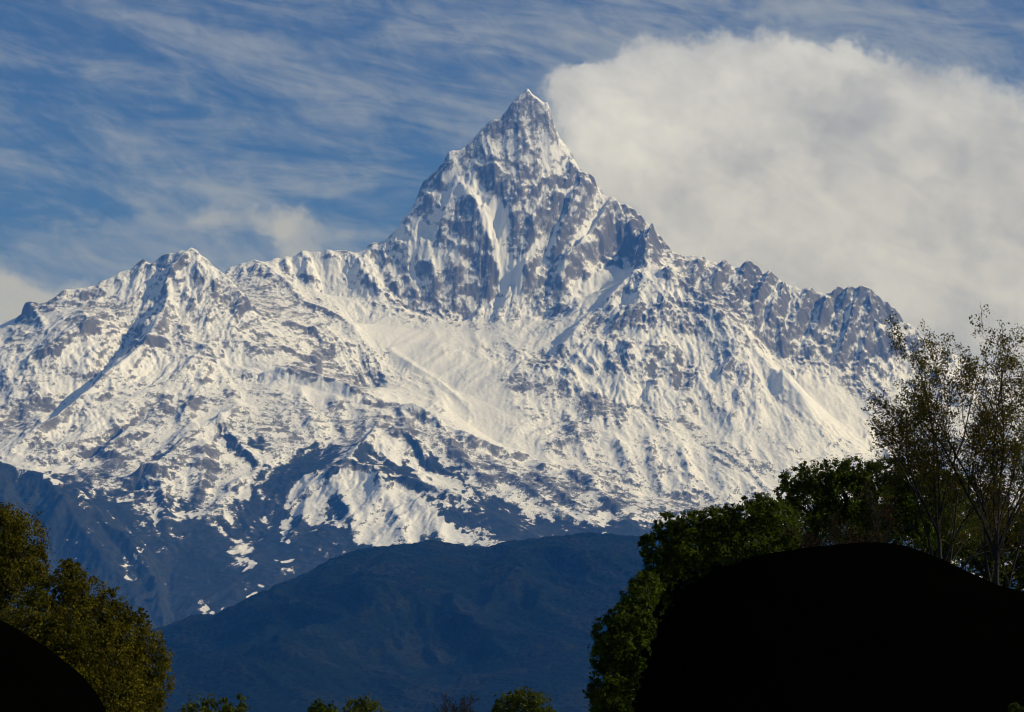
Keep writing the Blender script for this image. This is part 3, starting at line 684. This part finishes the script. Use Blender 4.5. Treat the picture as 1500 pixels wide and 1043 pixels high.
# ------------------------------------------------------------------ forested hill in front
HILL = [(-500,1010),(-200,995),(0,975),(120,955),(200,935),(245,922),(300,908),(340,900),(375,882),(400,862),(450,840),(485,820),(520,807),(550,802),(600,797),(635,792),(675,799),(710,802),(745,794),(800,787),(870,781),(925,785),(1000,792),(1100,815),(1300,860),(1500,900),(1700,930),(2000,960)]
def build_hill():
    hs = 9.0
    x0, x1, y0, y1 = -3700.0, 3700.0, 9200.0, 14200.0
    nx, ny = int((x1 - x0) / hs) + 1, int((y1 - y0) / hs) + 1
    xs = np.linspace(x0, x1, nx).astype(np.float32); ys = np.linspace(y0, y1, ny).astype(np.float32)
    xx, yy = np.meshgrid(xs, ys)
    hx = np.array([at(u, v, 12500.0)[0] for u, v in HILL]); hz = np.array([at(u, v, 12500.0)[2] for u, v in HILL])
    yr = 12500 + 160 * np.sin(xx / 700 + 1)
    top = np.interp(xx, hx, hz) * yr / 12500
    t = (yy - yr)
    front = np.clip(1 + t / 3300, 0, 1); back = np.clip(1 - t / 1500, 0, 1)
    prof = np.where(t < 0, front ** 1.25, back ** 1.4)
    z = top * prof
    away = np.clip(-t / 1100, 0, 1) * np.clip(front * 3, 0, 1)
    wx = perlin(xx / 700, yy / 700, 101) * 200
    spur = np.zeros_like(z); amp, f = 230.0, 1 / 900.0
    for o in range(4):
        spur += amp * (0.5 - np.abs(perlin((xx + wx + 0.35 * yy) * f, (yy * 0.45) * f, 102 + o))); amp *= 0.5; f *= 2.0
    z += spur * away
    # tree canopy
    z += 8 * (0.6 - np.abs(perlin(xx / 34, yy / 34, 110))) + 5.5 * perlin(xx / 18, yy / 18, 111) + 4 * perlin(xx / 90, yy / 90, 112)
    z += 5.0 * np.clip(perlin(xx / 30, yy / 30, 115) - 0.35, 0, 1) * 2
    z = np.where((prof <= 0.001), -5.0, z)
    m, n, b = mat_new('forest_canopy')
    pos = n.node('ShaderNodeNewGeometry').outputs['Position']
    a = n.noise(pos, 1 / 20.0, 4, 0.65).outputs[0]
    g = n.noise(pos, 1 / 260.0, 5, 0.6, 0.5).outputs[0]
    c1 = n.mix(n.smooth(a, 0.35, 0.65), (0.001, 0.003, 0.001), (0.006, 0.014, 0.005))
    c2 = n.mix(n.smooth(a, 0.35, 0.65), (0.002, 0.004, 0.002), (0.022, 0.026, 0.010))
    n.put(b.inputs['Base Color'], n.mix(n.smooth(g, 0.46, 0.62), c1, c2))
    b.inputs['Roughness'].default_value = 0.95
    b.inputs['Specular IOR Level'].default_value = 0.05
    bump = n.node('ShaderNodeBump'); bump.inputs['Strength'].default_value = 1.0; bump.inputs['Distance'].default_value = 14.0
    n.put(bump.inputs['Height'], a); n.put(b.inputs['Normal'], bump.outputs[0])
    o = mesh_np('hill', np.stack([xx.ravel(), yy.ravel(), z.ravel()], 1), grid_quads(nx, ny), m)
    tag(o, 'low dark hill covered in forest below the snow mountain', 'hill', kind='structure')
build_hill()

# ------------------------------------------------------------------ ground, one sheet to the horizon
def build_ground():
    m, n, b = mat_new('dark_grass_ground')
    pos = n.node('ShaderNodeNewGeometry').outputs['Position']
    a = n.noise(pos, 0.4, 6, 0.65).outputs[0]; g = n.noise(pos, 0.01, 4, 0.6).outputs[0]
    n.put(b.inputs['Base Color'], n.mix(n.smooth(g, 0.4, 0.6), n.mix(a, (0.012, 0.016, 0.006), (0.03, 0.034, 0.014)), n.mix(a, (0.02, 0.02, 0.01), (0.05, 0.045, 0.025))))
    b.inputs['Roughness'].default_value = 0.95
    me = bpy.data.meshes.new('ground')
    xs = [-16000, -4000, -800, -100, 100, 800, 4000, 16000]; ys = [-1800, -300, -40, 40, 150, 600, 2000, 8000, 31000]
    v = [(x, y, 0.0) for y in ys for x in xs]
    k = len(xs)
    f = [(j * k + i, j * k + i + 1, (j + 1) * k + i + 1, (j + 1) * k + i) for j in range(len(ys) - 1) for i in range(k - 1)]
    me.from_pydata(v, [], f); me.materials.append(m)
    tag(link(bpy.data.objects.new('ground', me)), 'flat dark grassy ground in front of the hill', 'ground', kind='structure')
build_ground()

# ------------------------------------------------------------------ the blue air between here and the mountain
def build_haze():
    m = bpy.data.materials.new('air'); m.use_nodes = True
    t = m.node_tree; t.nodes.clear()
    n = N(t)
    pv = n.node('ShaderNodeVolumePrincipled')
    pv.inputs['Color'].default_value = (0.05, 0.28, 1.0, 1)
    pv.inputs['Density'].default_value = 2.6e-5
    pv.inputs['Absorption Color'].default_value = (1, 1, 1, 1)   # scatters only: blue fades first, as in air
    pv.inputs['Anisotropy'].default_value = 0.0
    out = n.node('ShaderNodeOutputMaterial')
    t.links.new(pv.outputs[0], out.inputs['Volume'])
    x0, x1, y0, y1, z0, z1 = -16500, 16500, -2300, 31500, -9, 6400
    v = [(x, y, z) for z in (z0, z1) for y in (y0, y1) for x in (x0, x1)]
    f = [(0, 2, 3, 1), (4, 5, 7, 6), (0, 1, 5, 4), (2, 6, 7, 3), (0, 4, 6, 2), (1, 3, 7, 5)]
    me = bpy.data.meshes.new('haze'); me.from_pydata(v, [], f); me.materials.append(m)
    tag(link(bpy.data.objects.new('haze', me)), 'thin blue haze filling the air in front of the mountain', 'haze', kind='stuff')
build_haze()

# ------------------------------------------------------------------ trees
def leaf_material(name, dark, light, trans=0.25):
    m, n, b = mat_new(name)
    tone = n.attr('tone')
    pos = n.node('ShaderNodeNewGeometry').outputs['Position']
    v = n.noise(pos, 0.9, 3, 0.6).outputs[0]
    f = n.m('ADD', n.m('MULTIPLY', tone, 0.7), n.m('MULTIPLY', n.m('SUBTRACT', v, 0.35), 0.9), clamp=True)
    c = n.mix(f, dark, light)
    n.put(b.inputs['Base Color'], c)
    b.inputs['Roughness'].default_value = 0.6
    b.inputs['Specular IOR Level'].default_value = 0.04
    tr = n.node('ShaderNodeBsdfTranslucent'); n.put(tr.inputs[0], c)
    mx = n.node('ShaderNodeMixShader'); mx.inputs[0].default_value = trans
    out = n.t.nodes['Material Output']
    n.t.links.new(b.outputs[0], mx.inputs[1]); n.t.links.new(tr.outputs[0], mx.inputs[2]); n.t.links.new(mx.outputs[0], out.inputs['Surface'])
    return m

def bark_material(name, c1, c2):
    m, n, b = mat_new(name)
    pos = n.node('ShaderNodeNewGeometry').outputs['Position']
    st = n.node('ShaderNodeVectorMath', operation='MULTIPLY'); n.put(st.inputs[0], pos); st.inputs[1].default_value = (9, 9, 1.5)
    a = n.noise(st.outputs[0], 1.0, 5, 0.65).outputs[0]
    n.put(b.inputs['Base Color'], n.mix(n.smooth(a, 0.35, 0.65), c1, c2))
    b.inputs['Roughness'].default_value = 0.9
    bump = n.node('ShaderNodeBump'); bump.inputs['Strength'].default_value = 0.5; bump.inputs['Distance'].default_value = 0.02
    n.put(bump.inputs['Height'], a); n.put(b.inputs['Normal'], bump.outputs[0])
    return m

BARK = bark_material('dark_bark', (0.008, 0.007, 0.005), (0.03, 0.025, 0.018))
BARK_PALE = bark_material('grey_brown_bark', (0.003, 0.002, 0.0015), (0.012, 0.009, 0.006))

def leaf_quads(pos, nrm, size, rg):
    """one pointed leaf blade (two folded triangles as a quad) per position"""
    k = len(pos)
    n = nrm / (np.linalg.norm(nrm, axis=1, keepdims=True) + 1e-9)
    r = rg.normal(size=(k, 3))
    t = np.cross(n, r); t /= (np.linalg.norm(t, axis=1, keepdims=True) + 1e-9)
    bt = np.cross(n, t)
    L = (size * rg.uniform(0.6, 1.35, k))[:, None]; Wd = L * rg.uniform(0.38, 0.62, k)[:, None]
    v = np.empty((k, 4, 3), np.float32)
    v[:, 0] = pos - t * L * 0.5
    v[:, 1] = pos + bt * Wd * 0.5 - n * L * 0.10
    v[:, 2] = pos + t * L * 0.5
    v[:, 3] = pos - bt * Wd * 0.5 - n * L * 0.10
    return v.reshape(-1, 3), np.arange(k * 4, dtype=np.int32).reshape(k, 4)

def crown_leaves(puffs, Y, n_leaf, size, seed, clump=0.26, per=26, ragged=5):
    """puffs: (u, v, radius in px, depth offset in radii). Leaves sit in small clumps on each puff."""
    rg = np.random.default_rng(seed)
    px = Y / FPX
    cs = np.array([at(u, v, Y + off * r * px) for u, v, r, off in puffs]); rs = np.array([r * px for _, _, r, _ in puffs])
    # smaller bunches standing proud of each puff make the outline ragged
    ec, er = [], []
    for c, r in zip(cs, rs):
        for _ in range(ragged):
            d = rg.normal(size=3); d /= np.linalg.norm(d)
            ec.append(c + d * r * rg.uniform(0.85, 1.08)); er.append(r * rg.uniform(0.2, 0.36))
    mc, mr = cs, rs
    cs = np.concatenate([cs, ec]); rs = np.concatenate([rs, er])
    area = rs ** 2; area = area / area.sum()
    pos, nrm, tone = [], [], []
    for c, r, a in zip(cs, rs, area):
        nc = max(6, int(n_leaf * a / per))
        d = rg.normal(size=(nc, 3)); d /= np.linalg.norm(d, axis=1, keepdims=True)
        rad = r * (0.68 + 0.34 * rg.random(nc) ** 0.6)
        d[:, 2] *= 0.92
        cc = c + d * rad[:, None]
        tn = np.clip(rg.normal(0.45, 0.25, nc), 0, 1)
        k = rg.integers(per // 2, per * 3 // 2, nc)
        idx = np.repeat(np.arange(nc), k)
        sp_ = rg.normal(size=(len(idx), 3)) * (clump * r * 0.45 * rg.uniform(0.6, 1.3, nc)[idx])[:, None]
        pos.append(cc[idx] + sp_)
        nrm.append(d[idx] * 0.8 + rg.normal(size=(len(idx), 3)) * 0.7 + np.array([0, 0, 0.35]))
        tone.append(np.clip(tn[idx] + rg.normal(0, 0.12, len(idx)), 0, 1))
    pos = np.concatenate(pos); nrm = np.concatenate(nrm); tone = np.concatenate(tone)
    ok = pos[:, 2] > 0.05
    v, q = leaf_quads(pos[ok], nrm[ok], size, rg)
    return v, q, np.repeat(tone[ok], 4), mc, mr

class Tubes:
    def __init__(self): self.v, self.f, self.n = [], [], 0
    def add(self, pts, rad, sides=6):
        pts = np.asarray(pts, float); k = len(pts)
        a = np.linspace(0, 2 * np.pi, sides, endpoint=False)
        tang = np.gradient(pts, axis=0)
        tang /= np.linalg.norm(tang, axis=1, keepdims=True) + 1e-9
        ref = np.array([1.0, 0.13, 0.05])
        if abs(tang[0] @ ref) > 0.93: ref = np.array([0.1, 1.0, 0.0])
        s_ = np.cross(tang, ref); s_ /= np.linalg.norm(s_, axis=1, keepdims=True) + 1e-9
        t_ = np.cross(tang, s_)
        ring = pts[:, None] + (s_[:, None] * np.cos(a)[None, :, None] + t_[:, None] * np.sin(a)[None, :, None]) * np.asarray(rad)[:, None, None]
        self.v.append(ring.reshape(-1, 3))
        i = np.arange(sides); j = (i + 1) % sides
        for r in range(k - 1):
            b0 = self.n + r * sides; b1 = b0 + sides
            self.f.append(np.stack([b0 + i, b0 + j, b1 + j, b1 + i], 1))
        self.n += k * sides
    def build(self, name, mat, parent):
        return mesh_np(name, np.concatenate(self.v), np.concatenate(self.f), mat, parent=parent)

def root(name, loc, label, cat, group=None):
    o = bpy.data.objects.new(name, None)
    o.empty_display_size = 0.5
    o.location = loc
    link(o)
    return tag(o, label, cat, group)

def child(o, par):
    """keep world coordinates of a mesh built in world space"""
    me = o.data
    n = len(me.vertices); a = np.empty(n * 3, np.float32); me.vertices.foreach_get('co', a)
    a = a.reshape(-1, 3) - np.array(par.location, np.float32)
    me.vertices.foreach_set('co', a.ravel()); me.update()
    o.parent = par

def leafy_tree(name, puffs, Y, n_leaf, size, mat, seed, label, cat='tree', clump=0.22, per=34, trunk_u=None, trunk_r=0.22, group=None, ragged=5):
    v, q, tone, cs, rs = crown_leaves(puffs, Y, n_leaf, size, seed, clump, per, ragged)
    rg = np.random.default_rng(seed + 1)
    if trunk_u is None: bx, by = cs[:, 0].mean(), cs[:, 1].mean() + 0.3
    else: bx, by = at(trunk_u, 1000, Y)[:2]; by += 0.4
    o = root(name, (bx, by, 0), label, cat, group)
    top = cs[:, 2].max()
    T = Tubes()
    zz = np.linspace(-0.1, top * 0.9, 9)
    line = np.stack([bx + 0.12 * np.sin(zz * 1.1 + seed), by + 0.1 * np.cos(zz * 0.9), zz], 1)
    T.add(line, trunk_r * (1 - 0.8 * np.linspace(0, 1, 9)) * np.where(zz < 0.2, 1.35, 1.0), 10)
    for c, r in zip(cs, rs):
        z0 = np.clip(c[2] - r * 1.1 - abs(c[0] - bx) * 0.5, 0.25 * c[2], top * 0.85)
        a = np.array([np.interp(z0, zz, line[:, 0]), np.interp(z0, zz, line[:, 1]), z0])
        t = np.linspace(0, 1, 6)[:, None]
        mid = (a + c) / 2 + np.array([0, 0, -0.12 * np.linalg.norm(c - a)])
        p = (1 - t) ** 2 * a + 2 * t * (1 - t) * mid + t * t * c
        T.add(p, np.linspace(trunk_r * 0.45, trunk_r * 0.1, 6), 6)
        for _ in range(5):
            e = rg.normal(size=3); e = c + e / np.linalg.norm(e) * r * rg.uniform(0.2, 0.6)
            s0 = p[3] + (c - p[3]) * rg.random()
            T.add(np.stack([s0, (s0 + e) / 2 + rg.normal(size=3) * r * 0.06, e]), [trunk_r * 0.13, trunk_r * 0.09, trunk_r * 0.03], 4)
    child(T.build('trunk', BARK, None), o)
    child(mesh_np('crown', v, q, mat, {'tone': tone}, smooth=False), o)
    return o

GREEN = leaf_material('deep_green_leaves', (0.010, 0.022, 0.002), (0.125, 0.165, 0.010), 0.35)
LIME = leaf_material('yellow_green_leaves', (0.028, 0.040, 0.004), (0.13, 0.145, 0.015), 0.4)
OLIVE = leaf_material('olive_bronze_leaves', (0.018, 0.022, 0.002), (0.165, 0.140, 0.006), 0.25)
BRONZE = leaf_material('russet_leaves', (0.014, 0.009, 0.003), (0.05, 0.03, 0.008), 0.3)
SPRING = leaf_material('brownish_spring_leaves', (0.030, 0.026, 0.003), (0.150, 0.125, 0.012), 0.5)

# left edge: a tall crown behind and a broad dome in front of it
leafy_tree('broadleaf_tree', [(18,790,48,0),(-15,800,50,.3),(30,825,40,-.2),(0,770,36,.2),(48,830,24,0),(-40,840,60,0),(15,860,55,-.2),(-70,900,80,.2)], 88, 52000, 0.10, OLIVE, 11,
           'olive broadleaf tree at the left edge, its rounded top above the dome beside it', clump=0.24, ragged=2)
leafy_tree('broadleaf_tree', [(98,850,30,0),(100,833,17,0),(75,880,36,-.1),(125,880,36,-.1),(150,905,40,0),(175,925,38,.2),(195,940,40,0),(212,965,38,-.1),(215,995,38,0),(195,1020,44,.1),(205,1050,40,0),
           (120,930,55,-.5),(150,970,60,-.6),(90,960,60,-.6),(50,920,50,-.5),(160,1020,60,-.5),(110,1010,60,-.8),(30,960,60,-.3),(180,1075,60,-.2),(60,1020,70,-.6)], 72, 120000, 0.08, OLIVE, 12,
           'broad dome shaped tree with dense olive and rusty leaves, standing left of the valley', clump=0.22, trunk_u=120, trunk_r=0.35, ragged=2)

# right: three green crowns climbing to the right, a bright one behind the bare trunks
leafy_tree('broadleaf_tree', [(893,925,24,0),(905,950,34,0),(885,965,20,0),(893,1000,30,0),(915,905,24,0),(928,880,22,.1),(935,905,34,.2),(925,950,44,.2),(885,1025,26,0),(910,1035,44,.2),(950,990,60,.5),(950,940,50,.5),(945,860,24,.3),(940,1060,60,.3),(905,1085,50,0)], 82, 80000, 0.10, GREEN, 21,
           'green leafy tree at lower right, leaning into the valley beside the blue hill', clump=0.23, ragged=3, trunk_u=950)
leafy_tree('broadleaf_tree', [(958,800,22,0),(975,768,17,0),(968,830,26,.1),(990,785,24,0),(1015,772,26,0),(1042,765,24,.1),(1065,770,28,0),(1095,762,30,0),(1118,742,22,.1),(1010,810,40,.3),(1060,805,44,.3),(965,860,30,.3),(1110,800,48,.3),(1000,855,50,.4),(1135,770,36,.2),(970,900,40,.4),(1060,850,60,.5)], 90, 110000, 0.10, GREEN, 22,
           'wide dark green tree between the leaning leafy tree and the tallest green crown', clump=0.22, ragged=3, trunk_u=1040, trunk_r=0.3)
leafy_tree('broadleaf_tree', [(1170,705,24,0),(1155,725,20,0),(1195,702,26,0),(1222,694,25,0),(1250,692,26,.1),(1278,698,26,0),(1305,692,26,.1),(1335,700,26,0),(1365,706,26,.2),(1390,715,28,.3),(1190,740,40,.3),(1240,735,45,.3),(1295,740,48,.3),(1350,745,50,.4),(1160,770,40,.3),(1240,790,60,.5),(1320,800,70,.5),(1390,770,50,.5)], 96, 110000, 0.105, GREEN, 23,
           'tallest dense green tree of the right hand clump, its flat top below the bare branches', clump=0.22, ragged=3, trunk_u=1260, trunk_r=0.34)
leafy_tree('broadleaf_tree', [(1412,715,24,0),(1438,735,28,0),(1460,770,34,0),(1490,765,34,0),(1440,790,44,.2),(1490,820,50,.2),(1520,780,50,.3),(1400,780,40,.3),(1550,830,60,.4),(1440,840,50,.3)], 104, 30000, 0.15, LIME, 24,
           'yellow green sunlit tree behind the two bare trunks at the right edge', clump=0.23, trunk_u=1450)

# sparse trees: branching stems with few small leaves
def bare_tree(name, base_uv, Y, top_v, spread, seed, label, leaf_mat, leaf_n, leaf_size, trunk_r, stems, lean=0.0, cat='tree', bark=None, levels=4, first=0.30):
    rg = np.random.default_rng(seed)
    b = at(base_uv[0], base_uv[1], Y)
    H = at(base_uv[0], top_v, Y)[2]
    base = np.array([b[0], Y, 0.0])
    o = root(name, tuple(base), label, cat)
    T = Tubes(); Br = Tubes(); tips = []
    def grow(p, d, length, r, level, tub):
        n = 7
        pts = [p]; dd = d.copy()
        for i in range(n - 1):
            dd = dd + rg.normal(size=3) * (0.07 + 0.03 * level) + np.array([0, 0, 0.045])
            dd /= np.linalg.norm(dd)
            pts.append(pts[-1] + dd * length / (n - 1))
        pts = np.array(pts); rad = np.linspace(r, r * (0.42 if level < levels else 0.25), n)
        tub.add(pts, np.maximum(rad, 0.0035), 7 if level < 2 else 4)
        if level >= levels - 1:
            for t in np.linspace(0.25, 1, 6):
                tips.append(pts[min(n - 1, int(t * (n - 1)))])
        if level >= levels: return
        kids = {1: 7, 2: 6, 3: 5}.get(level, 4)
        for c in range(kids):
            t = 0.22 + 0.76 * (c + rg.random() * 0.8) / kids
            i = min(n - 1.001, t * (n - 1)); k = int(i)
            q = pts[k] + (pts[k + 1] - pts[k]) * (i - k)
            ax = pts[k + 1] - pts[k]; ax /= np.linalg.norm(ax)
            side = rg.normal(size=3); side -= ax * (side @ ax); side /= np.linalg.norm(side)
            ang = R(rg.uniform(22, 46))
            nd = ax * math.cos(ang) + side * math.sin(ang) + np.array([0, 0, 0.10]); nd /= np.linalg.norm(nd)
            grow(q, nd, length * rg.uniform(0.38, 0.6) * (1.12 - 0.5 * t), max(0.004, r * 0.42 * (1 - 0.4 * t)), level + 1, Br)
    fork = base + np.array([lean * H * first, 0, H * first])
    T.add(np.array([base + np.array([0, 0, -0.1]), base + (fork - base) * 0.05, base + (fork - base) * 0.5 + rg.normal(size=3) * 0.05, fork]), [trunk_r * 1.5, trunk_r * 1.1, trunk_r * 0.9, trunk_r * 0.75], 10)
    for k in range(stems):
        lift = base + (fork - base) * (0.62 + 0.38 * rg.random()) if k % 3 else fork
        a = -spread + 2 * spread * (k + 0.5) / stems + rg.normal() * 0.05
        dy = rg.uniform(-0.6, 0.6) * spread
        d = np.array([math.sin(a) + lean, dy, math.cos(a)]); d /= np.linalg.norm(d)
        grow(lift, d, H * (1 - first) * rg.uniform(0.72, 0.9) * (1 - 0.25 * abs(a) / max(spread, 0.1)), trunk_r * rg.uniform(0.4, 0.6), 1, T)
    child(T.build('trunk', bark or BARK_PALE, None), o)
    child(Br.build('branches', bark or BARK_PALE, None), o)
    tips = np.array(tips)
    if leaf_n:
        nb = max(1, leaf_n // 7)                      # leaves hang in small bunches on the twigs
        bunch = tips[rg.integers(0, len(tips), nb)] + rg.normal(size=(nb, 3)) * 0.10
        pk = bunch[rg.integers(0, nb, leaf_n)] + rg.normal(size=(leaf_n, 3)) * 0.07
        v, q = leaf_quads(pk, rg.normal(size=(leaf_n, 3)) + np.array([0, -0.3, 0.5]), leaf_size, rg)
        child(mesh_np('leaves', v, q, leaf_mat, {'tone': np.repeat(rg.random(leaf_n), 4)}, smooth=False), o)
    return o

bare_tree('sparse_tree', (1392, 1040), 86, 478, 0.56, 31, 'tall thin leaved tree with a bare forked trunk and a wide see-through crown', SPRING, 21000, 0.09, 0.085, 9, lean=-0.03, first=0.55)
bare_tree('sparse_tree', (1466, 1040), 82, 474, 0.45, 36, 'tall thin leaved tree with upright bare stems, cut off by the right edge', SPRING, 21000, 0.09, 0.085, 9, lean=0.0, first=0.52)
bare_tree('sparse_tree', (1250, 1040), 78, 690, 0.55, 33, 'low russet tree with thin leaves in front of the tallest green crown', BRONZE, 5200, 0.085, 0.08, 6, first=0.5)

# treetops showing along the lower edge of the valley
def far_tops():
    leafy_tree('valley_tree', [(290,1048,24,0),(318,1042,20,0),(340,1036,16,0),(275,1062,26,0),(350,1056,24,0),(310,1075,40,0)], 170, 1500, 0.30, LIME, 41, 'wispy pale olive treetop at the lower edge, right beside the dome shaped tree', clump=0.6, per=10, trunk_r=0.1)
    leafy_tree('valley_tree', [(467,1040,13,0),(480,1044,14,0),(472,1062,24,0),(492,1050,12,0)], 170, 2600, 0.22, GREEN, 42, 'small dark green treetop at the lower edge under the middle of the hill', clump=0.35, per=16, trunk_r=0.1)
    leafy_tree('valley_tree', [(515,1040,15,0),(535,1036,17,0),(552,1046,15,0),(530,1062,30,0)], 178, 1500, 0.24, LIME, 43, 'small loose olive treetop touching the dark green one at the lower edge', clump=0.6, per=10, trunk_r=0.1)
    leafy_tree('valley_tree', [(745,1036,20,0),(770,1026,20,0),(792,1034,20,0),(808,1050,16,0),(765,1060,36,0),(735,1055,18,0)], 160, 5200, 0.22, LIME, 45, 'rounded yellow green treetop at the lower edge, nearest the right hand trees', clump=0.45, per=14, trunk_r=0.1)
    bare_tree('valley_tree', (668, 1050), 165, 1006, 0.75, 44, 'rounded grey brown leafless treetop at the lower edge between two green ones', BRONZE, 900, 0.10, 0.09, 9, first=0.25)
far_tops()

# ------------------------------------------------------------------ added mounds close to the camera, their deep shade painted black
def shade_mound(name, prof, Y, depth, label, seed):
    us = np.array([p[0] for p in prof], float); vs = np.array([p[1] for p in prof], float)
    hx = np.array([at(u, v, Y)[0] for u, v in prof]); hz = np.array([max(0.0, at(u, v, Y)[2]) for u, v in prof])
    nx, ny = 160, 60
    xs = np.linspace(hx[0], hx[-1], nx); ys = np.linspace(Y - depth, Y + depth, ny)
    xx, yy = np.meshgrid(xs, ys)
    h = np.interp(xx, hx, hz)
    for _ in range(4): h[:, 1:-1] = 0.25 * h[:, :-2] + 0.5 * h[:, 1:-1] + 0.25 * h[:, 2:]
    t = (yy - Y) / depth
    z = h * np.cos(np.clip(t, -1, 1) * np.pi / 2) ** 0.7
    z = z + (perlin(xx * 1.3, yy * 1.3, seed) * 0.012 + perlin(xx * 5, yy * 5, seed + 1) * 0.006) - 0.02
    m, n, b = mat_new('painted_black_shade')
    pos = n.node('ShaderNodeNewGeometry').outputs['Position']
    n.put(b.inputs['Base Color'], n.mix(n.noise(pos, 3.0, 5, 0.6).outputs[0], (0.0004, 0.0004, 0.0004), (0.0012, 0.0012, 0.0010)))  # shade put into the base colour: near black even in full sun
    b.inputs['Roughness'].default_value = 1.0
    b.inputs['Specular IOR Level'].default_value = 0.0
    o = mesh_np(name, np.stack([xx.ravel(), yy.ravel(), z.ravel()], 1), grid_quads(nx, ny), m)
    tag(o, label, 'added mound', kind='structure')
shade_mound('added mound', [(905,1450),(920,1200),(932,1060),(942,990),(962,932),(990,878),(1022,846),(1060,826),(1110,810),(1200,797),(1250,792),(1290,790),(1330,797),(1370,812),(1410,833),(1450,852),(1500,866),(1600,880),(1750,890),(1950,960),(2100,1450)], 22.0, 3.2, 'smooth added mound, its deep shade painted black, in front of the right hand trees', 201)
shade_mound('added mound', [(-700,1450),(-500,1000),(-350,890),(-150,880),(0,903),(60,940),(100,972),(130,1002),(146,1043),(156,1100),(165,1450)], 22.0, 3.2, 'smooth added mound, its deep shade painted black, in front of the left hand trees', 203)
PAINTED_SHADE = leaf_material('shade_painted_leaves', (0.0004, 0.0006, 0.0003), (0.003, 0.004, 0.0015), 0.1)  # added bush: the dark inside of the crowns is put into its leaf colour
leafy_tree('bush', [(948,1035,22,0),(962,990,22,0),(960,960,18,.1),(985,935,24,0),(978,900,18,.2),(1008,875,24,0),(1030,852,20,0),(1055,838,16,0),(975,1010,40,.3),(1000,950,40,.4),(1030,890,40,.5),(955,1075,34,0),(1000,1060,60,.3)], 25.5, 26000, 0.045, PAINTED_SHADE, 62,
           'added leafy bush, deep shade painted near black into its leaves, at the left foot of the right hand mound', cat='bush', trunk_r=0.05, ragged=4)
leafy_tree('bush', [(1490,1048,16,0),(1510,1052,24,0),(1500,1080,30,0),(1530,1085,40,0)], 17.5, 1500, 0.035, LIME, 61, 'small olive bush at the lower right corner, in front of the added black mound', cat='bush', trunk_r=0.02)
